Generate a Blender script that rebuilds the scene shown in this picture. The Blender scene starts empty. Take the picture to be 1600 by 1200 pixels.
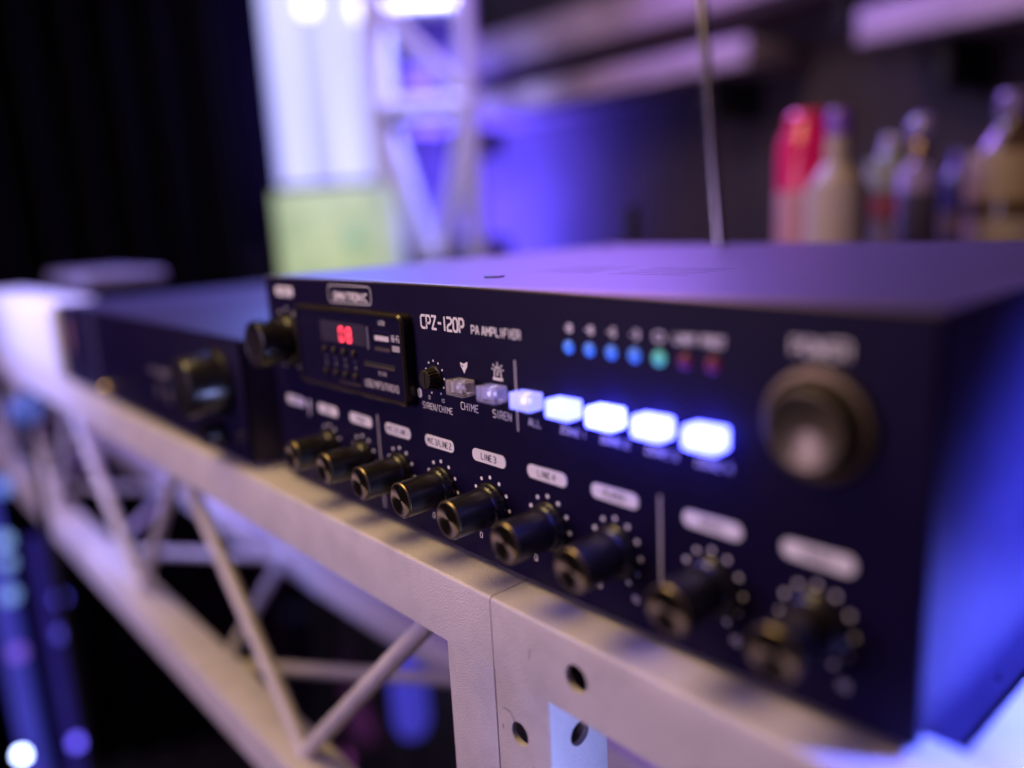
import bpy, bmesh, math, random
from mathutils import Vector, Matrix
import numpy as np
random.seed(7)
S = bpy.context.scene
COL = S.collection
R = math.radians

# ------------------------------------------------------------------ camera
CAM = Vector((0.50311, -0.22438, 0.16423))
yaw, pitch, roll = R(49.2206), R(11.9788), R(-3.00295)
FW = Vector((-math.sin(yaw)*math.cos(pitch), math.cos(yaw)*math.cos(pitch), -math.sin(pitch)))
r0 = Vector((math.cos(yaw), math.sin(yaw), 0)); u0 = r0.cross(FW)
RT = math.cos(roll)*r0 + math.sin(roll)*u0
UP = -math.sin(roll)*r0 + math.cos(roll)*u0
FPX = 1241.6
cd = bpy.data.cameras.new('camera'); cam = bpy.data.objects.new('camera', cd); COL.objects.link(cam)
cam.matrix_world = Matrix(((RT.x, UP.x, -FW.x, CAM.x), (RT.y, UP.y, -FW.y, CAM.y), (RT.z, UP.z, -FW.z, CAM.z), (0, 0, 0, 1)))
cd.sensor_width = 36; cd.lens = 27.935; cd.clip_start = 0.01; cd.clip_end = 200
cd.dof.use_dof = True; cd.dof.focus_distance = 0.385; cd.dof.aperture_fstop = 1.6
S.camera = cam
def at(x, y, Z):
    return CAM + Z*(FW + RT*((x-800)/FPX) - UP*((y-600)/FPX))

# ------------------------------------------------------------------ world, lamps, exposure
W = bpy.data.worlds.new('World'); S.world = W; W.use_nodes = True
W.node_tree.nodes['Background'].inputs[0].default_value = (0.30, 0.16, 1.0, 1)
W.node_tree.nodes['Background'].inputs[1].default_value = 0.04
S.view_settings.view_transform = 'Standard'; S.view_settings.look = 'None'
S.view_settings.exposure = 0; S.view_settings.gamma = 1
S.cycles.use_denoising = True
S.cycles.max_bounces = 8; S.cycles.transparent_max_bounces = 12
S.cycles.sample_clamp_indirect = 4
def aim(o, to):
    o.rotation_euler = (Vector(to)-o.location).to_track_quat('-Z', 'Y').to_euler()
def area(name, loc, to, size, col, power, sy=None):
    l = bpy.data.lights.new(name, 'AREA'); l.energy = power; l.color = col; l.size = size
    if sy: l.shape = 'RECTANGLE'; l.size_y = sy
    o = bpy.data.objects.new(name, l); COL.objects.link(o); o.location = loc; aim(o, to); return o
def spot(name, loc, to, ang, blend, col, power, rad=0.03):
    l = bpy.data.lights.new(name, 'SPOT'); l.energy = power; l.color = col; l.spot_size = R(ang); l.spot_blend = blend
    l.shadow_soft_size = rad
    o = bpy.data.objects.new(name, l); COL.objects.link(o); o.location = loc; aim(o, to); return o
area('warm_ceiling_lamp', (-0.25, -0.55, 1.25), (0.2, 0, 0), 0.75, (1.0, 0.70, 0.28), 18)
area('pink_front_lamp', (-0.55, -1.6, 0.30), (0.1, 0, -0.1), 0.8, (0.75, 0.54, 1.0), 18.5)
area('violet_back_lamp', (-0.85, 1.15, 1.15), (0.1, 0.1, 0.1), 0.6, (0.37, 0.18, 1.0), 32.0)
spot('blue_side_spot', (0.63, 0.15, 0.31), (0.425, 0.075, -0.020), 31, 0.8, (0.11, 0.15, 1.0), 76.0)
spot('blue_under_fill', (0.60, -0.02, -0.26), (0.28, 0.0, -0.075), 20, 0.6, (0.35, 0.42, 1.0), 16.0)  # added lamp below the frame, brightens the side of the joint post
area('blue_left_lamp', (-1.1, 0.62, 1.05), (0, 0, 0.1), 0.22, (0.14, 0.24, 1.0), 16.0)
spot('blue_truss_spot', (-1.2, -0.9, 0.75), (-0.72, -0.02, 0.03), 24, 0.7, (0.32, 0.34, 1.0), 180.0, 0.14)
spot('blue_wall_spot', (-1.95, 1.05, -0.05), (-2.1, 1.8, 0.22), 130, 1.0, (0.12, 0.085, 1.0), 680.0)
spot('magenta_drape_spot', (-0.9, 0.5, -1.0), (-1.6, 0.5, -0.8), 90, 1.0, (0.7, 0.12, 0.7), 9.0)
area('blue_low_lamp', (-0.3, 0.8, -0.75), (-0.2, 0.1, -0.15), 0.35, (0.25, 0.20, 1.0), 14.0)
area('warm_shelf_lamp', (-0.5, 0.5, 1.15), (-0.8, 1.75, 0.5), 0.3, (1.0, 0.66, 0.72), 4.6)

# ------------------------------------------------------------------ materials
def mat(name, col, rough=0.5, metal=0.0, emit=None, es=0.0, trans=0.0, bump=None, aniso=0.0, spec=None, coat=0, var=None, alpha=1):
    m = bpy.data.materials.new(name); m.use_nodes = True; nt = m.node_tree; b = nt.nodes['Principled BSDF']
    b.inputs['Base Color'].default_value = (*col, 1); b.inputs['Roughness'].default_value = rough
    b.inputs['Metallic'].default_value = metal
    if emit: b.inputs['Emission Color'].default_value = (*emit, 1); b.inputs['Emission Strength'].default_value = es
    if trans: b.inputs['Transmission Weight'].default_value = trans; b.inputs['IOR'].default_value = 1.45
    if spec is not None: b.inputs['Specular IOR Level'].default_value = spec
    if coat: b.inputs['Coat Weight'].default_value = coat; b.inputs['Coat Roughness'].default_value = 0.15
    tc = None
    if bump or var:
        tc = nt.nodes.new('ShaderNodeTexCoord')
    if bump:
        sc, st, dist = bump
        n = nt.nodes.new('ShaderNodeTexNoise'); n.inputs['Scale'].default_value = sc; n.inputs['Detail'].default_value = 4
        bp = nt.nodes.new('ShaderNodeBump'); bp.inputs['Strength'].default_value = st; bp.inputs['Distance'].default_value = dist
        nt.links.new(tc.outputs['Object'], n.inputs['Vector']); nt.links.new(n.outputs['Fac'], bp.inputs['Height'])
        nt.links.new(bp.outputs['Normal'], b.inputs['Normal'])
    if var:
        sc, c2, lo, hi = var
        n = nt.nodes.new('ShaderNodeTexNoise'); n.inputs['Scale'].default_value = sc; n.inputs['Detail'].default_value = 6
        n.inputs['Roughness'].default_value = 0.65
        rp = nt.nodes.new('ShaderNodeValToRGB'); rp.color_ramp.elements[0].position = lo; rp.color_ramp.elements[1].position = hi
        rp.color_ramp.elements[0].color = (*c2, 1); rp.color_ramp.elements[1].color = (*col, 1)
        nt.links.new(tc.outputs['Object'], n.inputs['Vector']); nt.links.new(n.outputs['Fac'], rp.inputs['Fac'])
        nt.links.new(rp.outputs['Color'], b.inputs['Base Color'])
    if aniso:
        b.inputs['Anisotropic'].default_value = aniso
        t = nt.nodes.new('ShaderNodeTangent'); t.direction_type = 'RADIAL'; t.axis = 'Y'
        nt.links.new(t.outputs['Tangent'], b.inputs['Tangent'])
    return m
M = dict(
    panel=mat('black_panel_paint', (0.0068, 0.0034, 0.028), 0.5, spec=0.08, bump=(2600, 0.25, 0.0002), var=(40, (0.005, 0.0025, 0.021), 0.3, 0.7)),
    edge=mat('gold_edge_highlight', (0.22, 0.165, 0.08), 0.38, 0.85),  # gold colour imitates the warm highlight on the panel's top edge
    cover=mat('black_steel_cover_paint', (0.034, 0.025, 0.078), 0.45, spec=0.4, bump=(1800, 0.35, 0.0003), var=(60, (0.026, 0.019, 0.062), 0.35, 0.65)),
    white=mat('white_print', (0.80, 0.76, 0.76), 0.6),
    grey=mat('grey_print', (0.42, 0.38, 0.40), 0.6),
    ink=mat('dark_print', (0.015, 0.012, 0.03), 0.6),
    knob=mat('black_gloss_knob', (0.014, 0.011, 0.010), 0.27, spec=0.6, bump=(900, 0.06, 0.0002)),
    face=mat('spun_knob_face', (0.10, 0.08, 0.052), 0.44, 0.95, aniso=1.0),
    rim=mat('gold_glint_rim', (0.22, 0.17, 0.10), 0.35, 0.9),  # gold glints on the knob ends are put into this colour
    dark=mat('dark_void', (0.006, 0.005, 0.008), 0.8),
    gloss=mat('black_gloss_plastic', (0.012, 0.010, 0.014), 0.18, spec=0.6),
    window=mat('smoked_display_window', (0.045, 0.035, 0.06), 0.25),
    brass=mat('brass_metal', (0.75, 0.60, 0.34), 0.25, 1.0),
    chrome=mat('chrome_metal', (0.80, 0.77, 0.74), 0.12, 1.0),
    rodm=mat('satin_metal_rod', (0.42, 0.38, 0.44), 0.22, 1.0),
    screw=mat('black_oxide_screw', (0.02, 0.016, 0.018), 0.5, spec=0.3),
    steel=mat('dull_steel', (0.35, 0.32, 0.32), 0.35, 0.9),
    truss=mat('silver_white_truss_paint', (0.64, 0.58, 0.61), 0.42, 0.12, bump=(1150, 0.8, 0.0006), var=(30, (0.53, 0.48, 0.51), 0.30, 0.60)),
    scratch=mat('scratched_paint', (0.12, 0.09, 0.10), 0.6),
    red=mat('red_digit', (0.3, 0.0, 0.01), 0.4, emit=(1.0, 0.05, 0.09), es=4.0),
    clear=mat('clear_button_plastic', (0.93, 0.88, 0.95), 0.16, trans=0.85, spec=0.5),
    stem=mat('button_stem_plastic', (0.75, 0.68, 0.74), 0.35),
    blacktex=mat('black_drape_cloth', (0.002, 0.0015, 0.003), 0.95, spec=0.05),
    wall=mat('brown_painted_wall', (0.060, 0.042, 0.058), 0.8, bump=(30, 0.4, 0.01), var=(3, (0.030, 0.021, 0.032), 0.35, 0.65)),
    floor=mat('dark_stage_floor', (0.02, 0.017, 0.022), 0.5, bump=(40, 0.3, 0.005)),
    shelf=mat('pale_board_paint', (0.36, 0.28, 0.30), 0.55, var=(8, (0.24, 0.18, 0.21), 0.35, 0.6)),
)
def emat(name, col, s): return mat(name, tuple(c*0.3 for c in col), 0.4, emit=col, es=s)

# ------------------------------------------------------------------ mesh helpers
class MB:
    def __init__(s): s.v = []; s.f = []
    def add(s, vs, fs):
        b = len(s.v); s.v += [tuple(p) for p in vs]; s.f += [tuple(i+b for i in f) for f in fs]; return s
    def box(s, x0, x1, y0, y1, z0, z1):
        vs = [(x, y, z) for x in (x0, x1) for y in (y0, y1) for z in (z0, z1)]
        return s.add(vs, [(0, 1, 3, 2), (4, 6, 7, 5), (0, 4, 5, 1), (2, 3, 7, 6), (0, 2, 6, 4), (1, 5, 7, 3)])
    def lathe(s, prof, n=40, c=(0, 0, 0), axis='y', cap=True):
        # prof: (r, t) along axis; for 'y' t is the distance towards -y
        c = Vector(c); vs = []; fs = []
        for r_, t in prof:
            for i in range(n):
                a = 2*math.pi*i/n
                if axis == 'y': p = Vector((r_*math.cos(a), -t, r_*math.sin(a)))
                elif axis == 'z': p = Vector((r_*math.cos(a), r_*math.sin(a), t))
                else: p = Vector((t, r_*math.cos(a), r_*math.sin(a)))
                vs.append(c+p)
        for k in range(len(prof)-1):
            for i in range(n):
                j = (i+1) % n; fs.append((k*n+i, k*n+j, (k+1)*n+j, (k+1)*n+i))
        if cap:
            fs.append(tuple(range(n))); fs.append(tuple((len(prof)-1)*n+i for i in range(n)))
        return s.add(vs, fs)
    def tube(s, pts, r, n=12, cap=True):
        pts = [Vector(p) for p in pts]; rs = r if isinstance(r, (list, tuple)) else [r]*len(pts)
        vs = []; fs = []
        for k, p in enumerate(pts):
            d = (pts[min(k+1, len(pts)-1)]-pts[max(k-1, 0)]).normalized()
            a = d.cross(Vector((0.3, 0.2, 1)) if abs(d.z) < 0.9 else Vector((1, 0, 0.1))).normalized(); b = d.cross(a)
            for i in range(n):
                t = 2*math.pi*i/n; vs.append(p+(a*math.cos(t)+b*math.sin(t))*rs[k])
        for k in range(len(pts)-1):
            for i in range(n):
                j = (i+1) % n; fs.append((k*n+i, k*n+j, (k+1)*n+j, (k+1)*n+i))
        if cap: fs += [tuple(range(n)), tuple((len(pts)-1)*n+i for i in range(n))]
        return s.add(vs, fs)
    def slab(s, outline, y0, y1):
        # outline: (x, z) polygon extruded between y0 and y1
        n = len(outline)
        vs = [(x, y0, z) for x, z in outline]+[(x, y1, z) for x, z in outline]
        fs = [tuple(range(n)), tuple(range(2*n-1, n-1, -1))]+[(i, (i+1) % n, n+(i+1) % n, n+i) for i in range(n)]
        return s.add(vs, fs)
    def mesh(s, name, m=None, bevel=0, seg=2, smooth=True, only=None):
        me = bpy.data.meshes.new(name); me.from_pydata(s.v, [], s.f)
        bm = bmesh.new(); bm.from_mesh(me); bmesh.ops.recalc_face_normals(bm, faces=bm.faces)
        if bevel:
            es = [e for e in bm.edges if len(e.link_faces) == 2 and e.calc_face_angle(0) > 0.6 and (only is None or only(e))]
            bmesh.ops.bevel(bm, geom=es, offset=bevel, segments=seg, affect='EDGES', profile=0.5)
        bm.to_mesh(me); bm.free()
        if smooth:
            me.polygons.foreach_set('use_smooth', [True]*len(me.polygons)); me.set_sharp_from_angle(angle=R(32))
        if m: me.materials.append(m)
        return me
def obj(name, me, parent=None, loc=(0, 0, 0)):
    o = bpy.data.objects.new(name, me); COL.objects.link(o); o.parent = parent; o.location = loc; return o
def thing(name, label, cat, loc=(0, 0, 0), group=None, rz=0):
    o = obj(name, None, None, loc); o.rotation_euler.z = rz; tag(o, label, cat, group); return o
def tag(o, label, cat=None, group=None):
    o['label'] = label
    if cat: o['category'] = cat
    if group: o['group'] = group
    return o
def struct(name, me, loc=(0, 0, 0)):
    o = obj(name, me, None, loc); o['kind'] = 'structure'; return o
def rrect(cx, cz, w, h, r, n=6):
    pts = []
    for qx, qz, a0 in ((1, 1, 0), (-1, 1, 90), (-1, -1, 180), (1, -1, 270)):
        for k in range(n+1):
            a = R(a0+90*k/n); pts.append((cx+qx*(w/2-r)+r*math.cos(a), cz+qz*(h/2-r)+r*math.sin(a)))
    return pts
def ribbon(mb, pts, w, y, closed=False):
    n = len(pts); P = [Vector((p[0], p[1])) for p in pts]; L = []; Rr = []
    for i, p in enumerate(P):
        a = P[(i-1) % n] if (closed or i > 0) else None; b = P[(i+1) % n] if (closed or i < n-1) else None
        d1 = (p-a).normalized() if a is not None else None; d2 = (b-p).normalized() if b is not None else None
        d1 = d1 or d2; d2 = d2 or d1
        n1 = Vector((-d1.y, d1.x)); n2 = Vector((-d2.y, d2.x)); m_ = (n1+n2)
        m_ = m_.normalized() if m_.length > 1e-6 else n1
        k = w/2/max(0.45, m_.dot(n1)); e = Vector((0, 0))
        if not closed and i == 0: e = -d1*w*0.3
        if not closed and i == n-1: e = d1*w*0.3
        L.append(p+m_*k+e); Rr.append(p-m_*k+e)
    vs = [(q.x, y, q.y) for q in L]+[(q.x, y, q.y) for q in Rr]
    fs = [(i, (i+1) % n, n+(i+1) % n, n+i) for i in range(n if closed else n-1)]
    mb.add(vs, fs)
GL = {
 'A': '0,0 1.6,6 2.4,6 4,0;0.8,2 3.2,2', 'B': '0,0 0,6 3,6 3.9,5.2 3.9,4 3,3.2 0,3.2;3,3.2 4,2.3 4,1 3,0 0,0',
 'C': '4,6 1.1,6 0,5 0,1 1.1,0 4,0', 'D': '0,0 0,6 2.8,6 4,4.8 4,1.2 2.8,0 0,0', 'E': '4,6 1.1,6 0,5 0,1 1.1,0 4,0;0,3.1 3.3,3.1',
 'F': '0,0 0,5 1,6 4,6;0,3 3.2,3', 'G': '4,6 1.1,6 0,5 0,1 1.1,0 4,0 4,2.9 2.2,2.9', 'H': '0,0 0,6;4,0 4,6;0,3 4,3', 'I': '2,0 2,6',
 'K': '0,0 0,6;4,6 0.4,3 4,0', 'L': '0,6 0,1 1,0 3.8,0', 'M': '0,0 0,6 2.3,2.4 4.6,6 4.6,0', 'N': '0,0 0,6 4,0 4,6',
 'O': '1,0 3,0 4,1 4,5 3,6 1,6 0,5 0,1', 'P': '0,0 0,6 3,6 4,5 4,3.4 3,2.5 0,2.5', 'R': '0,0 0,6 3,6 4,5 4,3.6 3,2.8 0,2.8;2.4,2.8 4,0',
 'S': '4,6 1,6 0,5.2 0,3.9 0.9,3.1 3.1,3.1 4,2.3 4,0.9 3,0 0,0', 'T': '0,6 4,6;2,6 2,0', 'U': '0,6 0,1 1,0 3,0 4,1 4,6',
 'V': '0,6 2,0 4,6', 'W': '0,6 1,0 2,4 3,0 4,6', 'X': '0,0 4,6;0,6 4,0', 'Y': '0,6 2,3 4,6;2,3 2,0', 'Z': '0,6 4,6 0,0 4,0',
 '0': '1,0 3,0 4,1 4,5 3,6 1,6 0,5 0,1', '1': '2,0 2,6', '2': '0,6 3,6 4,5.1 4,4 3,3.2 1,2.6 0,1.6 0,0 4,0',
 '3': '0,6 3,6 4,5.2 4,4 3,3.1 0.8,3.1;3,3.1 4,2.2 4,0.9 3,0 0,0', '4': '3,0 3,6 0,2 4,2', '5': '4,6 0,6 0,3.3 3,3.3 4,2.4 4,0.9 3,0 0,0',
 '6': '4,6 1,6 0,5 0,1 1,0 3,0 4,1 4,2.4 3,3.3 0,3.3', '8': '1,3.1 0,4 0,5.2 1,6 3,6 4,5.2 4,4 3,3.1 1,3.1 0,2.2 0,0.9 1,0 3,0 4,0.9 4,2.2 3,3.1',
 '-': '0.6,3 3.2,3', '/': '0,-0.6 3.4,6.6', '.': '1,0 1.2,0', 'i': '2,0 2,4;2,5.4 2,6', 'f': '1,0 1,5 2,6 3,6;0,3.6 2.6,3.6',
}
NARROW = {'1': (2, 2.2), 'I': (2, 2.6), 'i': (2, 1.6), '.': (1, 1.2)}
def text_mesh(txt, cx, cz, h, y, m, w=None, bold=0.16, asp=0.62):
    # stroke lettering centred on (cx, cz), h tall, optionally fitted to width w
    strokes = []; x = 0
    for ch in txt:
        if ch == ' ': x += 2.6; continue
        cw = 4.6 if ch == 'M' else 4.0; ox = 0
        if ch in NARROW: ox, cw = NARROW[ch][0]-NARROW[ch][1]/2, NARROW[ch][1]
        for st in GL[ch].split(';'):
            pts = [tuple(map(float, p.split(','))) for p in st.split()]
            cl = ch in 'O0' and True
            if cl: strokes.append(([(x+a-ox, b) for a, b in pts], cl)); continue
            run = [pts[0]]
            for k in range(1, len(pts)):
                run.append(pts[k])
                if k < len(pts)-1:
                    d1 = Vector(pts[k])-Vector(pts[k-1]); d2 = Vector(pts[k+1])-Vector(pts[k])
                    if d1.angle(d2) > 1.75: strokes.append(([(x+a-ox, b) for a, b in run], False)); run = [pts[k]]
            strokes.append(([(x+a-ox, b) for a, b in run], False))
        x += cw+1.7
    x -= 1.7
    sz = h/6; sx = (w/x) if w else sz*asp*1.5
    mb = MB()
    for k, (pts, cl) in enumerate(strokes):
        ribbon(mb, [(cx+(a-x/2)*sx, cz+(b-3)*sz) for a, b in pts], h*bold, y-0.000004*(k % 5), cl)
    return mb.mesh('lettering', m, smooth=False)
def boolean(me, cutters):
    o = bpy.data.objects.new('t', me); COL.objects.link(o); tmp = [o]
    for c in cutters:
        k = bpy.data.objects.new('c', c); COL.objects.link(k); tmp.append(k)
        md = o.modifiers.new('b', 'BOOLEAN'); md.operation = 'DIFFERENCE'; md.solver = 'EXACT'; md.object = k
    bpy.context.view_layer.update()
    r_ = bpy.data.meshes.new_from_object(o.evaluated_get(bpy.context.evaluated_depsgraph_get()))
    for t in tmp: bpy.data.objects.remove(t)
    r_.polygons.foreach_set('use_smooth', [True]*len(r_.polygons)); r_.set_sharp_from_angle(angle=R(30))
    return r_

# ------------------------------------------------------------------ room: floor, wall
struct('floor', MB().box(-9, 4, -3, 5, -1.25, -1.20).mesh('floor', M['floor'], smooth=False))
struct('wall', MB().box(-9, 4, 1.80, 1.95, -1.199, 3.2).mesh('wall', M['wall'], smooth=False))

# ------------------------------------------------------------------ truss the equipment stands on
YF, CH, ZT = -0.0192, 0.036, -0.004
ZBL = -0.268; YR = 0.165; XJ = 0.242
def tube_sq(x0, x1, y0, y1, z0, z1, holes=(), wall=0.003, long='x', open_ends=False):
    if long == 'x': flt = lambda e: all(v.co.z > z1-1e-5 for v in e.verts) and abs(e.verts[0].co.x-e.verts[1].co.x) > 0.01
    else: flt = lambda e: abs(e.verts[0].co.z-e.verts[1].co.z) > 0.01
    o = MB().box(x0, x1, y0, y1, z0, z1).mesh('t', M['truss'], bevel=0.0018 if long == 'x' else 0.0005, seg=3, only=flt)
    if not holes: return o
    e = {'x': (-wall, 0, 0), 'z': (0, 0, -wall)}
    i = MB().box(x0+wall, x1-wall, y0+wall, y1-wall, z0+wall, z1-wall).mesh('i')
    cs = [i]
    for ax, c, r_ in holes:
        b = MB()
        if ax == 'y': b.lathe([(r_, -0.05), (r_, 0.01)], 32, c, 'y')
        else: b.lathe([(r_, -0.01), (r_, 0.01)], 32, c, 'x')
        cs.append(b.mesh('h'))
    m = boolean(o, cs); return m
def brace(par, a, b, r_=0.0061):
    A, B = Vector(a), Vector(b); d = (B-A).normalized()
    pts = [A, A+d*0.002, A+d*0.005, A+d*0.0065, B-d*0.0065, B-d*0.005, B-d*0.002, B]
    rs = [r_*1.55, r_*1.5, r_*1.2, r_, r_, r_*1.2, r_*1.5, r_*1.55]
    return obj('brace', MB().tube(pts, rs, 16).mesh('brace', M['truss']), par)
def truss(label, x0, x1, tops, bots, posts, group, hole=False):
    t = thing('truss_segment', label, 'truss', (0, 0, 0), group)
    H1 = ZBL+CH
    for y0 in (YF, YR):
        for zb in (ZT-CH, ZBL):
            hs = ()
            if hole and y0 == YF and zb == ZT-CH: hs = (('y', (0.2955, YF, -0.0216), 0.0062), ('y', (0.78, YF, -0.0216), 0.0062))
            obj('chord', tube_sq(x0, x1, y0, y0+CH, zb, zb+CH, hs), t)
    for px in posts:
        for y0 in (YF, YR):
            hs = ()
            if hole and y0 == YF and px == posts[0]:
                hs = (('y', (px+0.0155, YF, -0.066), 0.0058), ('x', (px+CH, YF+CH/2, -0.0645), 0.0058), ('y', (px+0.0155, YF, -0.2), 0.0058), ('x', (px+CH, YF+CH/2, -0.2), 0.0058))
            obj('post', tube_sq(px, px+CH, y0+0.0001, y0+CH-0.0001, ZBL+CH-0.002, ZT-CH+0.002, hs, long='z'), t)
        for zb in (ZT-CH, ZBL):
            obj('cross_member', MB().box(px+0.0003, px+CH-0.0003, YF+CH, YR, zb+0.0003, zb+CH-0.0003).mesh('cross_member', M['truss'], bevel=0.001), t)
    zt, zb = ZT-CH+0.001, ZBL+CH-0.001
    nodes = sorted([(x, 1) for x in tops]+[(x, 0) for x in bots])
    for (xa, ka), (xb, kb) in zip(nodes, nodes[1:]):
        for y in (YF+CH/2, YR+CH/2):
            brace(t, (xa, y, zt if ka else zb), (xb, y, zt if kb else zb))
    for (xa, ka), (xb, kb) in zip(nodes, nodes[1:]):
        for z in (ZBL+CH/2, ZT-CH/2):
            brace(t, (xa, YF+CH-0.004 if ka else YR+0.004, z), (xb, YF+CH-0.004 if kb else YR+0.004, z))
    return t
G = 'truss segments under the equipment'
tA = truss('silver truss segment on the left of the joint, open lattice of round diagonal braces', -2.2, XJ-0.0003,
      [0.178, -0.222, -0.622, -1.022, -1.422, -1.822], [-0.022, -0.422, -0.822, -1.222, -1.622, -2.02], [XJ-0.0003-CH, -2.2], G)
tB = truss('silver truss segment on the right of the joint, with round bolt holes in its frame', XJ+0.0003, 1.25,
      [0.60, 0.90], [0.45, 0.75, 1.05], [XJ+0.0003, 1.25-CH], G, True)
obj('cross_member', MB().box(0.4285, 0.4645, YF+CH, YR, ZT-CH+0.001, ZT).mesh('cross_member', M['truss'], bevel=0.001), tB)
# hairline scratches in the paint of the right post
for pts in ([(0.2470, -0.0575), (0.2495, -0.0570), (0.2525, -0.0575), (0.2545, -0.0600), (0.2548, -0.0622)], [(0.2462, -0.066), (0.2464, -0.0685)], [(0.268, -0.019), (0.2672, -0.0245)], [(0.2665, -0.078), (0.267, -0.083)]):
    mb = MB(); ribbon(mb, pts, 0.00030, YF-0.00015); obj('scratch', mb.mesh('scratch', M['scratch'], smooth=False), tB)

# ------------------------------------------------------------------ the amplifier
PW, PH, PD = 0.42, 0.1334, 0.337
amp = thing('pa_amplifier', 'black public address amplifier with glowing push buttons and nine knobs, standing on the truss', 'amplifier')
# front panel: 3 mm plate with rounded edges
obj('front_panel', MB().box(0, PW, 0, 0.003, 0, PH).mesh('front_panel', M['panel'], bevel=0.0009, seg=3), amp)
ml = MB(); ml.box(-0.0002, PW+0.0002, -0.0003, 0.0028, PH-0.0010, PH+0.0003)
obj('edge_highlight', ml.mesh('edge_highlight', M['edge'], bevel=0.0004), amp)  # thin strip that paints the gold highlight along the top edge
# cover: top sheet with real vent slots, sides, back
def cover():
    x0, x1, y0, y1, z1, z0 = 0.0012, PW-0.0012, 0.0031, PD, PH-0.0010, 0.0008
    slots = []
    for gx in (0.171, 0.231):
        for k in range(6): slots.append((gx, gx+0.048, 0.079+k*0.0075, 0.079+k*0.0075+0.0011))
    xs = sorted({x0, x1}|{a for s_ in slots for a in s_[:2]}); ys = sorted({y0, y1}|{a for s_ in slots for a in s_[2:]})
    b = MB(); idx = {}
    def v(x, y):
        if (x, y) not in idx: idx[(x, y)] = len(b.v); b.v.append((x, y, z1))
        return idx[(x, y)]
    for i in range(len(xs)-1):
        for j in range(len(ys)-1):
            mx, my = (xs[i]+xs[i+1])/2, (ys[j]+ys[j+1])/2
            if any(a < mx < c and d < my < e for a, c, d, e in slots): continue
            b.f.append((v(xs[i], ys[j]), v(xs[i+1], ys[j]), v(xs[i+1], ys[j+1]), v(xs[i], ys[j+1])))
    return b, (x0, x1, y0, y1, z0, z1)
cb, (x0, x1, y0, y1, z0, z1) = cover()
me = cb.mesh('top_cover', M['cover'], smooth=False); o = obj('top_cover', me, amp)
sd = o.modifiers.new('thickness', 'SOLIDIFY'); sd.thickness = 0.001; sd.offset = 0
obj('side_panel', MB().box(x0, x0+0.001, y0, y1, z0, z1-0.0008).mesh('side_panel', M['cover'], smooth=False), amp)
sp = boolean(MB().box(x1-0.002, x1, y0, y1, z0, z1-0.0008).mesh('side_panel', M['cover'], smooth=False), [MB().lathe([(0.0024, -0.003), (0.0024, 0.003)], 20, (x1-0.001, 0.30, 0.07), 'x').mesh('h')])
obj('side_panel', sp, amp)
obj('back_panel', MB().box(x0+0.0011, x1-0.0021, y1-0.001, y1, z0, z1-0.0008).mesh('back_panel', M['cover'], smooth=False), amp)
obj('chassis', MB().box(x0+0.002, x1-0.003, y0+0.001, y1-0.002, 0.001, 0.05).mesh('chassis', M['dark'], smooth=False), amp)
tr = boolean(MB().box(x0, x1, 0.0185, 0.160, -0.021, 0.0006).mesh('bottom_tray', M['cover'], smooth=False), [MB().lathe([(0.0026, -0.006), (0.0026, 0.006)], 24, (x1, 0.0751, -0.0110), 'x').mesh('h')])
obj('bottom_tray', tr, amp)
scp = [(0.0001, 0.0013), (0.0036, 0.0012), (0.0052, 0.0007), (0.0055, 0.0)]
for sx, sy in ((0.181, 0.045), (0.03, 0.30), (0.39, 0.30)):
    s_ = MB().lathe(scp[::-1], 24, (0, 0, 0), 'z', cap=False)
    ob = obj('cover_screw', s_.mesh('cover_screw', M['screw']), amp, (sx, sy, PH-0.0004))
    obj('screw_slot', MB().box(-0.0018, 0.0018, -0.0003, 0.0003, 0.0009, 0.00125).box(-0.0003, 0.0003, -0.0018, 0.0018, 0.0009, 0.00125).mesh('screw_slot', M['dark'], smooth=False), ob)

# printed marks
YP = -0.00012
def txt(t, cx, cz, h, w=None, m='white', y=YP, par=None, bold=0.135, label=None):
    o = obj('lettering', text_mesh(t, cx, cz, h, y, M[m], w, bold), par or amp)
    if label: o['label'] = label
    return o
def line(x, z0_, z1_, w=0.0011):
    mb = MB(); ribbon(mb, [(x, z0_), (x, z1_)], w, YP); obj('divider_line', mb.mesh('divider_line', M['grey'], smooth=False), amp)
line(0.1264, 0.0045, 0.0590); line(0.3243, 0.0225, 0.0585); line(0.2456, 0.0705, 0.1020)
txt('CPZ-120P', 0.1935, 0.1150, 0.0062, 0.0345, bold=0.20)
txt('PA AMPLIFIER', 0.2332, 0.1137, 0.0036, 0.0335, bold=0.21)
# logo: rounded outline with a bold initial and the name
mb = MB(); ribbon(mb, rrect(0.1075, 0.1255, 0.0465, 0.0098, 0.0028), 0.0005, YP, True)
lg = obj('logo', mb.mesh('logo', M['white'], smooth=False), amp)
obj('lettering', text_mesh('OMNITRONIC', 0.1085, 0.1243, 0.0040, YP, M['white'], 0.036, 0.26), lg)
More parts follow.
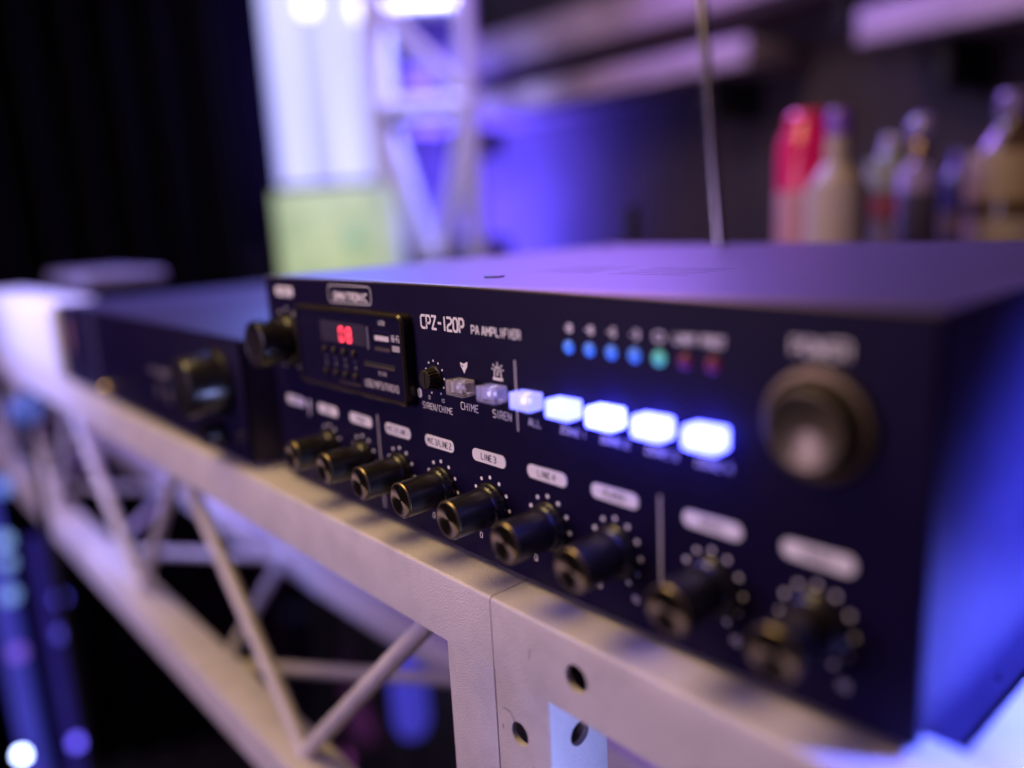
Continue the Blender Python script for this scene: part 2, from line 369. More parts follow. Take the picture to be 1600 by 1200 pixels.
# label plates
kx = [0.0266, 0.0690, 0.1079, 0.1465, 0.1845, 0.2236, 0.2628, 0.3016, 0.3473, 0.3870]
names = ['MIC 1', 'LOW', 'HIGH', 'MIC 2/LINE 1', 'MIC 3/LINE 2', 'LINE 3', 'LINE 4', 'PLAYER', 'BASS', 'TREBLE']
plate = MB().slab(rrect(0, 0, 0.0245, 0.0062, 0.0028, 7), -0.00025, 0.00002).mesh('label_plate', M['white'], smooth=False)
for x, n in zip(kx, names):
    p = obj('label_plate', plate, amp, (x, 0, 0.0533))
    w = {5: 0.0096, 6: 0.0108, 4: 0.0085, 3: 0.006}.get(len(n), 0.020)
    obj('lettering', text_mesh(n, 0, 0, 0.0029, -0.0003, M['ink'], w, 0.17), p)
p = obj('label_plate', plate, amp, (0.0265, 0, 0.1244)); obj('lettering', text_mesh('MONITOR', 0, 0, 0.0028, -0.0003, M['ink'], 0.013, 0.13), p)
txt('POWER', 0.3858, 0.1202, 0.0046, 0.0180, m='white', bold=0.17)
# small microphone mark beside the first plate
mm = MB().slab(rrect(0.0448, 0.0535, 0.0032, 0.0062, 0.0015), -0.00018, 0.00002)
ribbon(mm, [(0.0448, 0.0500), (0.0438, 0.0462)], 0.0014, YP)
obj('microphone_mark', mm.mesh('microphone_mark', M['white'], smooth=False), amp)
# info mark, bell and beacon marks
mi = MB().slab(rrect(0.1704, 0.0776, 0.0034, 0.0048, 0.00165, 8), -0.00018, 0.00002)
im = obj('info_mark', mi.mesh('info_mark', M['white'], smooth=False), amp)
obj('lettering', text_mesh('I', 0.1704, 0.0776, 0.0026, -0.00023, M['ink'], None, 0.24), im)
bell = [(0.2062, 0.0973), (0.2090, 0.0968), (0.2120, 0.0982), (0.2116, 0.0958), (0.2100, 0.0936), (0.2091, 0.0922), (0.2080, 0.0938), (0.2066, 0.0956)]
b_ = MB().slab(bell, -0.00018, 0.00002)
bo = obj('bell_mark', b_.mesh('bell_mark', M['white'], smooth=False), amp)
obj('bell_hole', MB().slab(rrect(0.2079, 0.0957, 0.0010, 0.0009, 0.0004), -0.00022, -0.0001).mesh('bell_hole', M['ink'], smooth=False), bo)
sr = MB(); sc_ = (0.2337, 0.0962)
sr.slab([(0.2302, 0.0918), (0.2370, 0.0918), (0.2370, 0.0930), (0.2302, 0.0930)], -0.00018, 0.00002)
ribbon(sr, [(0.2312, 0.0933), (0.2316, 0.0965), (0.2326, 0.0978), (0.2346, 0.0978), (0.2356, 0.0965), (0.2360, 0.0933)], 0.0007, YP)
ribbon(sr, [(0.2333, 0.0940), (0.2338, 0.0966)], 0.0008, YP)
for a, b in (((0.2336, 0.0986), (0.2336, 0.1000)), ((0.2314, 0.0980), (0.2306, 0.0990)), ((0.2358, 0.0980), (0.2366, 0.0990)), ((0.2303, 0.0966), (0.2296, 0.0970)), ((0.2369, 0.0966), (0.2376, 0.0970))):
    ribbon(sr, [a, b], 0.0006, YP)
obj('beacon_mark', sr.mesh('beacon_mark', M['white'], smooth=False), amp)
txt('SIREN/CHIME', 0.1850, 0.0718, 0.0031, 0.0250, bold=0.12)
txt('CHIME', 0.2113, 0.0760, 0.0034, 0.0130); txt('SIREN', 0.2350, 0.0758, 0.0034, 0.0126); txt('ALL', 0.2567, 0.0757, 0.0030, 0.0076)
for i in range(4): txt('ZONE %d' % (i+1), 0.2797+0.0228*i, 0.0757, 0.0028, 0.0145)
# scale dots and digits
dot = MB().slab([(0.00095*math.cos(a*math.pi/8), 0.00095*math.sin(a*math.pi/8)) for a in range(16)], -0.00012, 0.00002).mesh('scale_dot', M['white'], smooth=False)
dots = MB().slab([(0.00055*math.cos(a*math.pi/6), 0.00055*math.sin(a*math.pi/6)) for a in range(12)], -0.00012, 0.00002).mesh('scale_dot', M['white'], smooth=False)
for x in kx[1:]:
    for k in range(11):
        a = R(240-30*k); obj('scale_dot', dot, amp, (x+0.0129*math.cos(a), 0, 0.0300+0.0137*math.sin(a)))
    txt('0', x-0.0093, 0.0122, 0.0027); txt('10', x+0.0099, 0.0122, 0.0027)
for k in range(11):
    a = R(243-30*k); obj('scale_dot', dots, amp, (0.1846+0.0079*math.cos(a), 0, 0.0870+0.0088*math.sin(a)))
txt('0', 0.1788, 0.0764, 0.0018); txt('10', 0.1903, 0.0762, 0.0018)

# nine control knobs: collar ring, body, spun face
L = 0.0262
body_m = MB().lathe([(0.0112, 0.0002), (0.0112, 0.0016), (0.0108, 0.0020), (0.0103, 0.0024), (0.0103, 0.0040), (0.0098, 0.0046), (0.0094, 0.0052),
                     (0.0093, 0.006), (0.0091, L-0.0007)], 56, cap=False).mesh('knob_body', M['knob'])
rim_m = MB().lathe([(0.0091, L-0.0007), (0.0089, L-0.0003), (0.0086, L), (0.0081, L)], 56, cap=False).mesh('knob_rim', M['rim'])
face_m = MB().lathe([(0.0081, L), (0.0078, L-0.0001), (0.0040, L-0.0003), (0.0004, L-0.0004)], 56, cap=False).mesh('knob_face', M['face'])
ring = MB()
for k in range(30):
    a = 2*math.pi*k/30; ring.tube([(0.0103*math.cos(a), -0.0022, 0.0103*math.sin(a)), (0.0099*math.cos(a), -0.0044, 0.0099*math.sin(a))], 0.00045, 6)
ring_m = ring.mesh('knurled_ring', M['knob'])
ptr = MB().box(-0.0003, 0.0003, -L+0.0002, -0.0060, 0.0089, 0.00925).mesh('pointer_line', M['grey'], smooth=False)
for i, x in enumerate(kx[1:]):
    k = obj('control_knob', body_m, amp, (x, 0, 0.0300)); k.rotation_euler.y = R([200, 210, 220, 170, 150, 215, 150, 190, 160, 200][i])
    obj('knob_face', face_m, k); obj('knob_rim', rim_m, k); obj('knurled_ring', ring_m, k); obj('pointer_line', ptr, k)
# large monitor knob, top left
bk = MB().lathe([(0.0172, 0.0002), (0.0172, 0.002), (0.0165, 0.0026), (0.0160, 0.003), (0.0155, 0.0045), (0.0150, 0.0052), (0.0146, 0.0225), (0.0141, 0.0235), (0.0136, 0.0238)], 64, cap=False)
big = obj('selector_knob', bk.mesh('selector_knob', M['knob']), amp, (0.0262, 0, 0.0935))
obj('knob_face', MB().lathe([(0.0136, 0.0238), (0.013, 0.0236), (0.006, 0.0232), (0.0004, 0.0232)], 56, cap=False).mesh('knob_face', M['knob']), big)
for k in range(11):
    a = R(240-30*k); obj('scale_dot', dot, amp, (0.0262+0.0198*math.cos(a), 0, 0.0935+0.0198*math.sin(a)))
# round power switch with bezel
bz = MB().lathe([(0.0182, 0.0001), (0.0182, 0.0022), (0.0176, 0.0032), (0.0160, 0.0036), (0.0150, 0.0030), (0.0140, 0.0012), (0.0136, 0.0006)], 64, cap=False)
pz = obj('power_switch', bz.mesh('power_switch', mat('gold_sheen_bezel', (0.16, 0.12, 0.062), 0.40, 0.8)), amp, (0.3862, 0, 0.0965))  # gold reflections on the dark bezel are tinted into its colour
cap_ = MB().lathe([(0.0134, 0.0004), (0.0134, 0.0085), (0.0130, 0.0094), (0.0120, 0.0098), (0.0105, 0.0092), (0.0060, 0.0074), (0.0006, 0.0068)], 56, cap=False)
obj('switch_cap', cap_.mesh('switch_cap', mat('gold_sheen_cap', (0.13, 0.105, 0.065), 0.34, 0.7)), pz)  # gold tint stands for reflections in the dark cap
# siren/chime trimmer
tk = MB(); vs = []; n = 72
prof = [(0.0062, 0.0001), (0.0060, 0.0008), (0.0052, 0.0010), (0.0047, 0.0062), (0.0043, 0.0065)]
for r_, t in prof:
    for i in range(n):
        a = 2*math.pi*i/n; rr = r_*(1+(0.06 if (i//2) % 2 and t > 0.0009 else 0)); vs.append((rr*math.cos(a), -t, rr*math.sin(a)))
fs = [(k*n+i, k*n+(i+1) % n, (k+1)*n+(i+1) % n, (k+1)*n+i) for k in range(len(prof)-1) for i in range(n)]+[tuple((len(prof)-1)*n+i for i in range(n))]
tk.add(vs, fs)
t_ = obj('trimmer_knob', tk.mesh('trimmer_knob', mat('bronze_black_trimmer', (0.05, 0.04, 0.025), 0.3, 0.5)), amp, (0.1846, 0, 0.0872))
obj('trimmer_slot', MB().box(-0.0005, 0.0005, -0.0068, -0.0064, -0.0036, 0.0036).mesh('trimmer_slot', M['dark'], smooth=False), t_)

# push buttons: clear caps over a stem, five of them lit
shell = MB().box(-0.0064, 0.0064, -0.0086, -0.0002, -0.0037, 0.0037).mesh('button_cap', M['clear'], bevel=0.0006, seg=3)
def lit(name, s, c=(0.30, 0.34, 1.0)): return MB().box(-0.0066, 0.0066, -0.0092, -0.0002, -0.0039, 0.0039).mesh('button_cap', emat(name, c, s), bevel=0.0009, seg=3)
bx = [0.2113+0.0228*i for i in range(7)]
clr2 = mat('lit_clear_plastic', (0.8, 0.8, 1.0), 0.2, trans=0.6, emit=(0.12, 0.16, 1.0), es=0.9)
caps = [shell, shell, MB().box(-0.0064, 0.0064, -0.0086, -0.0002, -0.0037, 0.0037).mesh('button_cap', clr2, bevel=0.0006, seg=3), lit('lit_cap_soft', 11, (0.085, 0.095, 1.0)), lit('lit_cap_bright', 26, (0.075, 0.085, 1.0)), lit('lit_cap_mid', 20, (0.075, 0.083, 1.0)), lit('lit_cap_warm', 20, (0.073, 0.082, 1.0))]
for i, x in enumerate(bx):
    b = obj('push_button', caps[i], amp, (x, -0.0002, 0.0866))
    if i < 3:
        st = MB().box(-0.0040, -0.0022, -0.0050, -0.0006, -0.0022, 0.0022).box(0.0014, 0.0032, -0.0046, -0.0006, -0.0020, 0.0020).box(-0.0048, 0.0048, -0.0012, -0.0004, -0.0026, 0.0026)
        obj('button_stem', st.mesh('button_stem', M['stem'] if i == 0 else emat('stem_glow_%d' % i, (0.45, 0.36, 1.0), (0, 0.35, 1.3)[i]), smooth=False), b)  # siren stem's glow imitates violet light from the neighbouring button
        dm = MB().lathe([(0.0010, 0), (0.0010, 0.0022), (0.0006, 0.0030), (0.0001, 0.0032)], 14, (-0.0003, -0.0012, 0))
        obj('button_lamp', dm.mesh('button_lamp', emat('lamp_glow_%d' % i, (0.62, 0.55, 1.0), (0.5, 1.6, 4)[i])), b)
    if i >= 3: b['label'] = 'push button glowing white'
# level lights
cols = [((0.06, 0.19, 0.85), 0.8)]*4+[((0.09, 0.42, 0.40), 0.9), ((0.3, 0.0, 0.09), 0.12), ((0.3, 0.0, 0.05), 0.15)]
marks = ['-20', '-10', '-6', '-3', '0', 'LIMIT', 'PROT']
for i, (c, s) in enumerate(cols):
    x = 0.2792+0.01142*i
    m_ = emat('level_light_%d' % i, c, s)
    obj('level_light', MB().lathe([(0.0029, 0.0), (0.0029, 0.0004), (0.0023, 0.0011), (0.0012, 0.0015), (0.0002, 0.0016)], 28).mesh('level_light', m_), amp, (x, 0, 0.1111))
    txt(marks[i], x, 0.1189, 0.0030, 0.0040 if i < 5 else 0.0088, m='white', bold=0.24)

# media player module
MX0, MX1, MZ0, MZ1, MY = 0.0490, 0.1676, 0.0700, 0.1183, -0.0062
mcx, mcz = (MX0+MX1)/2, (MZ0+MZ1)/2
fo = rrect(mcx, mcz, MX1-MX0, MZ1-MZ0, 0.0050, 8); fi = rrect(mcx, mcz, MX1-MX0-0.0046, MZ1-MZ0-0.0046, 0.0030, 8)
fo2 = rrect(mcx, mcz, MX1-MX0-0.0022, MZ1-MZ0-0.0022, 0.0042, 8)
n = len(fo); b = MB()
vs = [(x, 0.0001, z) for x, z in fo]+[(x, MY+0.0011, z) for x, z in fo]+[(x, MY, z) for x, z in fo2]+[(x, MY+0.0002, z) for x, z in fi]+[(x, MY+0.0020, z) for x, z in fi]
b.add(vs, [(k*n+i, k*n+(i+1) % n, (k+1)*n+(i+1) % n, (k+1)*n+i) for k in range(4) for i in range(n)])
mod = obj('media_player', b.mesh('media_player', mat('warm_sheen_bezel', (0.06, 0.045, 0.03), 0.25, 0.6)), amp)  # warm light reflected by the bevel is put into the brown tint
fy = MY+0.0012
obj('player_face', MB().slab(rrect(mcx, mcz, MX1-MX0-0.0044, MZ1-MZ0-0.0044, 0.0030, 8), fy, fy+0.0025).mesh('player_face', M['panel'], smooth=False), mod)
dx = 0.1090
obj('display_window', MB().slab([(0.0800, 0.0985), (0.1300, 0.0985), (0.1300, 0.1105), (0.0800, 0.1105)], fy-0.0003, fy+0.0001).mesh('display_window', M['window'], smooth=False), mod)
def seven(ch, cx, cz, w, h):
    seg = {'a': ((-1, 1), (1, 1)), 'b': ((1, 1), (1, 0)), 'c': ((1, 0), (1, -1)), 'd': ((-1, -1), (1, -1)), 'e': ((-1, 0), (-1, -1)), 'f': ((-1, 1), (-1, 0)), 'g': ((-1, 0), (1, 0))}
    on = {'0': 'abcdef', '8': 'abcdefg', '9': 'abcdfg'}[ch]; b = MB()
    for s_ in on:
        (ax, az), (bx_, bz_) = seg[s_]; a_ = Vector((cx+ax*w/2, cz+az*h/2)); c_ = Vector((cx+bx_*w/2, cz+bz_*h/2)); d = (c_-a_).normalized()*0.0006
        ribbon(b, [tuple(a_+d), tuple(c_-d)], 0.0009, fy-0.0006)
    return b
for ch, x in (('0', 0.1046), ('8', 0.1128)):
    obj('digit', seven(ch, x, 0.1037, 0.0040, 0.0078).mesh('digit', M['red'], smooth=False), mod)
MBT = mat('player_button', (0.07, 0.055, 0.04), 0.3, 0.5)
bt = MB().lathe([(0.0019, 0), (0.0019, 0.0012), (0.0015, 0.0016)], 20).mesh('player_button', MBT)
for k in range(4):
    x = 0.0835+0.0110*k
    obj('player_button', bt, mod, (x, fy, 0.0935))
    txt('V', x, 0.0890, 0.0018, m='grey', y=fy-0.0001, par=mod); obj('player_button', bt, mod, (x, fy, 0.0805)); txt('M', x, 0.0853, 0.0018, m='grey', y=fy-0.0001, par=mod)
txt('USB', 0.1470, 0.1128, 0.0022, 0.006, y=fy-0.0001, par=mod)
obj('usb_port', MB().box(0.1375, 0.1555, fy-0.0004, fy, 0.1075, 0.1083).box(0.1375, 0.1555, fy-0.0004, fy, 0.0965, 0.0973).box(0.1375, 0.1383, fy-0.0004, fy, 0.0973, 0.1075).box(0.1547, 0.1555, fy-0.0004, fy, 0.0973, 0.1075).mesh('usb_port', M['chrome'], smooth=False), mod)
obj('usb_tongue', MB().box(0.1400, 0.1535, fy-0.0006, fy+0.0001, 0.1033, 0.1058).mesh('usb_tongue', M['stem'], smooth=False).copy(), mod)
obj('usb_contact', MB().box(0.1395, 0.1540, fy-0.0007, fy+0.0001, 0.0978, 0.0998).mesh('usb_contact', M['brass'], smooth=False), mod)
obj('status_bar', MB().box(0.1315, 0.1338, fy-0.0005, fy, 0.0975, 0.1098).mesh('status_bar', M['steel'], smooth=False), mod)
txt('Hi-Fi'.replace('H', 'H').replace('F', 'F'), 0.1593, 0.1052, 0.0034, 0.0066, y=fy-0.0001, par=mod)
obj('label_plate', MB().slab(rrect(0.1593, 0.1000, 0.0068, 0.0030, 0.0004, 3), fy-0.0003, fy).mesh('label_plate', M['grey'], smooth=False), mod)
obj('card_slot', MB().box(0.1270, 0.1575, fy-0.0006, fy, 0.0882, 0.0893).mesh('card_slot', M['brass'], smooth=False), mod)
obj('slot_opening', MB().box(0.1270, 0.1575, fy-0.0003, fy, 0.0893, 0.0910).mesh('slot_opening', M['dark'], smooth=False), mod)
txt('SD CARD', 0.1440, 0.0853, 0.0020, 0.008, m='grey', y=fy-0.0001, par=mod)
txt('USB/MP3/RADIO'.replace('J', 'I'), 0.1420, 0.0785, 0.0036, 0.0330, m='grey', y=fy-0.0001, par=mod, bold=0.2)
obj('trim_strip', MB().box(0.098, 0.122, fy-0.0007, fy, 0.0752, 0.0762).mesh('trim_strip', M['brass'], smooth=False), mod)

# ------------------------------------------------------------------ neighbour unit on the left
u = thing('mixer_unit', 'lower black audio unit with a large dark knob, left of the amplifier', 'audio unit')
UX0, UX1, UY, UH = -0.56, -0.0300, -0.012, 0.0905
obj('unit_body', MB().box(UX0+0.004, UX1-0.002, UY+0.003, 0.36, 0, UH-0.001).mesh('unit_body', M['cover'], bevel=0.001), u)
obj('front_panel', MB().box(UX0, UX1, UY, UY+0.003, 0, UH).mesh('front_panel', M['panel'], bevel=0.0012), u)
obj('panel_rib', MB().box(-0.420, -0.398, UY-0.002, UY, 0.001, UH-0.003).mesh('panel_rib', M['cover'], bevel=0.0008), u)
uk = MB().lathe([(0.026, 0.0), (0.026, 0.002), (0.0240, 0.004), (0.0222, 0.026), (0.0212, 0.028), (0.0205, 0.0283)], 56)
obj('volume_knob', uk.mesh('volume_knob', M['knob']), u, (-0.0720, UY, 0.0560))
uk2 = MB().lathe([(0.010, 0.0), (0.010, 0.002), (0.0092, 0.003), (0.0085, 0.014), (0.008, 0.015)], 40).mesh('small_knob', M['knob'])
for x in (-0.079,): obj('small_knob', uk2, u, (x, UY, 0.0170))
obj('metal_stud', MB().lathe([(0.0065, 0.0), (0.0065, 0.003), (0.005, 0.006), (0.0012, 0.0075)], 30).mesh('metal_stud', M['brass']), u, (-0.385, UY, 0.0095))  # brass stud imitates a gold highlight on a small chrome knob
obj('metal_stud', MB().lathe([(0.004, 0.0), (0.004, 0.003), (0.003, 0.004)], 30).mesh('metal_stud', M['chrome']), u, (-0.0430, UY, 0.0180))
for x, z in ((-0.215, 0.030), (-0.190, 0.028)):
    obj('unit_socket', MB().lathe([(0.006, 0), (0.006, 0.0008), (0.0035, 0.001)], 24).mesh('unit_socket', M['steel']), u, (x, UY, z))
obj('lettering', text_mesh('MIXER', -0.205, 0.047, 0.006, UY-0.0002, M['grey'], 0.05, 0.14), u)
obj('badge', MB().slab(rrect(-0.515, 0.055, 0.022, 0.040, 0.010), UY-0.001, UY).mesh('badge', mat('red_grey_badge', (0.16, 0.06, 0.07), 0.5)), u)
# case standing on the unit's far end
tag(obj('flat_case', MB().box(-0.13, 0.12, -0.06, 0.06, 0, 0.020).mesh('flat_case', mat('grey_violet_case', (0.17, 0.15, 0.21), 0.5), bevel=0.008, seg=3), None, (at(170, 470, 1.30).x, at(170, 470, 1.30).y, 0.0905)), 'small pale case lying behind the lower audio unit', 'case')
# white block at the far left end
wb = thing('white_block', 'bright blue white lit block standing on the truss at the far left', 'block')
obj('block_body', MB().box(-1.05, -0.572, -0.0185, 0.05, ZT+0.0005, 0.0865).mesh('block_body', mat('white_gloss_paint', (0.80, 0.80, 0.84), 0.4), bevel=0.006, seg=3), wb)

# ------------------------------------------------------------------ behind: rods, bottles, counter, shelves
pA, pB = at(1125, 388, 0.66), at(1088, -120, 0.66)
ro = thing('chrome_rod', 'thin shiny chrome rod rising behind the amplifier', 'rod')
ns = [(0.0, 0.0042), (0.42, 0.0038), (1.0, 0.0034)]
dA = (pB-pA); pb = pA-dA*0.35
for (t0, r1), (t1, _) in zip(ns, ns[1:]):
    obj('rod_section', MB().tube([pb+(pB+dA*0.3-pb)*t0, pb+(pB+dA*0.3-pb)*t1], r1, 24).mesh('rod_section', M['rodm']), ro)
obj('rod_base', MB().lathe([(0.02, 0), (0.02, 0.006), (0.008, 0.012)], 32, (pb.x, pb.y, pb.z-0.004), 'z').mesh('rod_base', M['knob']), ro)
c0 = at(985, 300, 0.95)
cz = 0.035
tag(obj('black_handle', MB().tube([(c0.x+0.004, c0.y, cz), (c0.x+0.002, c0.y, cz+0.06), (c0.x, c0.y, at(985, 322, .95).z)], [0.009, 0.009, 0.007], 14).mesh('black_handle', M['dark'])), 'short black handle poking up behind the amplifier, left of the rod', 'handle')
ctr = thing('bar_counter', 'dark bar counter behind the amplifier carrying the bottles', 'counter')
obj('counter_top', MB().box(-1.1, 1.2, 0.52, 1.20, 0.005, 0.035).mesh('counter_top', mat('dark_counter_wood', (0.05, 0.03, 0.025), 0.35), bevel=0.004), ctr)
obj('counter_front', MB().box(-1.08, 1.18, 0.56, 1.16, -1.199, 0.0048).mesh('counter_front', M['dark'], smooth=False), ctr)
def bottle(label, px, top, sh, Z, r_, glass, cap_c, lab, capr=0.44, neckr=0.36):
    # top, sh and the label bands are heights read at the bottle's distance
    p = at(px, 370, Z); zz = lambda y: at(px, y, Z).z-cz
    h, hs = zz(top), zz(sh)
    t = thing('bottle', label, 'bottle', (p.x, p.y, cz), 'bottles on the bar counter')
    obj('glass', MB().lathe([(r_*0.9, 0.0), (r_, 0.004), (r_, hs-r_*0.75), (r_*0.92, hs-r_*0.35), (r_*0.70, hs), (r_*neckr*1.1, hs+r_*0.35), (r_*neckr, max(h*0.88, hs+r_*0.4))], 36, (0, 0, 0), 'z').mesh('glass', glass), t)
    obj('cap', MB().lathe([(r_*capr*0.9, h*0.86), (r_*capr, h*0.88), (r_*capr, h*0.98), (r_*capr*0.85, h)], 28, (0, 0, 0), 'z').mesh('cap', cap_c), t)
    for y0_, y1_, m_ in lab:
        obj('label_band', MB().lathe([(r_*1.015, zz(y1_)), (r_*1.015, zz(y0_))], 40, (0, 0, 0), 'z', cap=False).mesh('label_band', m_), t)
    return t
def bm_(n, c, r_=0.3, **k): return mat(n, c, r_, **k)
cream = bm_('cream_label', (0.34, 0.27, 0.22), 0.6); pink = bm_('pink_label', (0.42, 0.20, 0.25), 0.6); white_l = bm_('white_label', (0.38, 0.30, 0.28), 0.6)
redg = bm_('red_glow_glass', (0.48, 0.006, 0.07), 0.2, emit=(1.0, 0.01, 0.16), es=0.07)  # red glow put into the glass by faint emission
bottle('bottle with red upper part and pink label, leftmost behind the amplifier', 1258, 180, 200, 1.02, 0.036, redg, bm_('red_cap', (0.7, 0.03, 0.12)), [(298, 388, pink)], 0.7, 0.62)
bottle('bottle with violet cap and rounded cream body, beside the red one', 1306, 175, 272, 0.93, 0.034, bm_('cream_plastic', (0.32, 0.25, 0.22), 0.5), bm_('violet_cap', (0.16, 0.06, 0.4)), [(290, 388, white_l)], 0.42, 0.40)
bottle('dark bottle with green white label and rust stripe, right of the cream bottle', 1392, 215, 248, 1.10, 0.034, bm_('green_glass', (0.10, 0.12, 0.09), 0.12), bm_('grey_cap', (0.3, 0.25, 0.4)), [(252, 298, bm_('pale_green_label', (0.30, 0.32, 0.25), 0.6)), (305, 340, bm_('rust_label', (0.40, 0.08, 0.06), 0.6)), (345, 388, cream)], 0.5, 0.5)
vb = bottle('slim violet glass bottle with round glass stopper and gold ring', 1432, 222, 262, 1.00, 0.024, bm_('violet_glass', (0.10, 0.08, 0.18), 0.1), bm_('gold_cap', (0.6, 0.42, 0.2), 0.25, metal=1.0), [(262, 300, bm_('violet_highlight', (0.38, 0.28, 0.7), 0.6))], 0.5, 0.42)  # violet band paints a highlight on the bottle
hz = at(1440, 205, 1.00).z-cz
obj('stopper', MB().lathe([(0.001, hz-0.019), (0.012, hz-0.015), (0.018, hz-0.004), (0.018, hz+0.004), (0.012, hz+0.015), (0.001, hz+0.019)], 24, (0, 0, 0), 'z').mesh('stopper', bm_('stopper_glass', (0.22, 0.16, 0.42), 0.15, coat=0.5)), vb)
bottle('small dark blue bottle between the stoppered and the amber bottles', 1492, 240, 268, 1.15, 0.024, bm_('blue_glass', (0.05, 0.04, 0.14), 0.12), bm_('blue_cap', (0.12, 0.08, 0.4)), [(330, 370, bm_('brown_label', (0.2, 0.12, 0.08), 0.6))])
bottle('amber bottle with two cream labels at the right edge', 1572, 150, 222, 1.05, 0.050, bm_('amber_glass', (0.06, 0.035, 0.018), 0.12), bm_('lilac_cap', (0.14, 0.1, 0.22)), [(238, 312, bm_('yellow_label', (0.30, 0.22, 0.12), 0.6)), (338, 388, cream)], 0.42, 0.38)

def shelf(label, xa, xb, za, zb):
    t = thing('wall_shelf', label, 'shelf', (0, 0, 0), 'pale shelves on the back wall')
    obj('board', MB().box(xa, xb, 1.50, 1.80-0.0005, za, zb).mesh('board', M['shelf'], bevel=0.004), t)
    for x in (xa+0.15, xb-0.15):
        obj('bracket', MB().box(x-0.012, x+0.012, 1.56, 1.7995, za-0.10, za-0.0005).mesh('bracket', M['dark'], smooth=False), t)
shelf('lower pale shelf board left of the rod, on the back wall', -2.0, -0.60, 0.480, 0.545)
shelf('upper pale shelf board at the top of the picture', -2.0, -0.25, 0.620, 0.720)
shelf('pale shelf board at the top right above the bottles', -0.34, 0.8, 0.475, 0.545)

# black drapes on the left and behind the truss
def drape(name, pa, pb, z0_, z1_, m, amp_=0.03, waves=14, label='', n=220):
    pa, pb = Vector((pa[0], pa[1], 0)), Vector((pb[0], pb[1], 0)); d = (pb-pa); nn = Vector((-d.y, d.x, 0)).normalized()
    vs = []; fs = []; zs = [z0_+(z1_-z0_)*k/6 for k in range(7)]
    for z in zs:
        for i in range(n+1):
            t = i/n; ph = waves*2*math.pi*t; o_ = amp_*(math.sin(ph)+0.35*math.sin(2.3*ph+1.1)+0.2*math.sin(5.1*t*9+z))
            p = pa+d*t+nn*o_; vs.append((p.x, p.y, z))
    for k in range(6):
        for i in range(n): fs.append((k*(n+1)+i, k*(n+1)+i+1, (k+1)*(n+1)+i+1, (k+1)*(n+1)+i))
    o = obj(name, MB().add(vs, fs).mesh(name, m)); sd_ = o.modifiers.new('thickness', 'SOLIDIFY'); sd_.thickness = 0.003
    return tag(o, label, 'curtain')
def g(x, Z): p = at(x, 380, Z); return (p.x, p.y)
drape('stage_curtain', g(-250, 1.75), g(372, 1.95), -1.195, 2.4, M['blacktex'], 0.03, 9, 'black stage curtain hanging in folds on the left')
drape('back_curtain', g(300, 2.75), g(800, 2.4), -1.195, 0.1, mat('dark_blue_cloth', (0.015, 0.01, 0.03), 0.9), 0.03, 12, 'low dark curtain seen through the truss lattice')

# glowing white fabric screen with folds
sa, sb = at(432, 290, 2.45), at(606, 280, 2.30)
ta = at(410, -60, 2.45)
scr = thing('light_screen', 'glowing bluish white screen with soft vertical folds, upper left', 'screen')
def sheet(pa, pb, z0_, z1_, amp_, waves, n=120):
    d = Vector((pb[0]-pa[0], pb[1]-pa[1], 0)); nn = Vector((-d.y, d.x, 0)).normalized(); vs = []; fs = []
    for z in (z0_, z1_):
        for i in range(n+1):
            t = i/n; p = Vector((pa[0], pa[1], 0))+d*t+nn*amp_*math.sin(waves*2*math.pi*t+0.6); vs.append((p.x, p.y, z))
    for i in range(n): fs.append((i, i+1, n+1+i+1, n+1+i))
    return MB().add(vs, fs)
def screen_mat():
    m = bpy.data.materials.new('backlit_fabric'); m.use_nodes = True; nt = m.node_tree; b = nt.nodes['Principled BSDF']
    b.inputs['Base Color'].default_value = (0.05, 0.05, 0.08, 1)
    tc = nt.nodes.new('ShaderNodeTexCoord'); mp = nt.nodes.new('ShaderNodeMapping'); mp.inputs['Scale'].default_value = (9, 9, 0.6)
    nz = nt.nodes.new('ShaderNodeTexNoise'); nz.inputs['Scale'].default_value = 1.0; nz.inputs['Detail'].default_value = 1
    rp = nt.nodes.new('ShaderNodeValToRGB'); rp.color_ramp.elements[0].position = 0.35; rp.color_ramp.elements[0].color = (0.36, 0.36, 0.90, 1)
    rp.color_ramp.elements[1].position = 0.62; rp.color_ramp.elements[1].color = (0.74, 0.75, 1.0, 1)
    nt.links.new(tc.outputs['Object'], mp.inputs['Vector']); nt.links.new(mp.outputs['Vector'], nz.inputs['Vector']); nt.links.new(nz.outputs['Fac'], rp.inputs['Fac'])
    nt.links.new(rp.outputs['Color'], b.inputs['Emission Color']); b.inputs['Emission Strength'].default_value = 1.5
    return m
o = obj('screen_fabric', sheet(sa, sb, (sa.z+sb.z)/2, ta.z+0.4, 0.02, 4).mesh('screen_fabric', screen_mat()), scr)
o.modifiers.new('thickness', 'SOLIDIFY').thickness = 0.002
for px, py in ((480, 8), (562, 14)):
    p = at(px, py, 2.2)
    obj('lamp', MB().lathe([(0.001, -0.03), (0.02, -0.022), (0.028, 0), (0.02, 0.022), (0.001, 0.03)], 20, p, 'z').mesh('lamp', emat('screen_lamp', (0.9, 0.9, 1.0), 2.5)), scr)
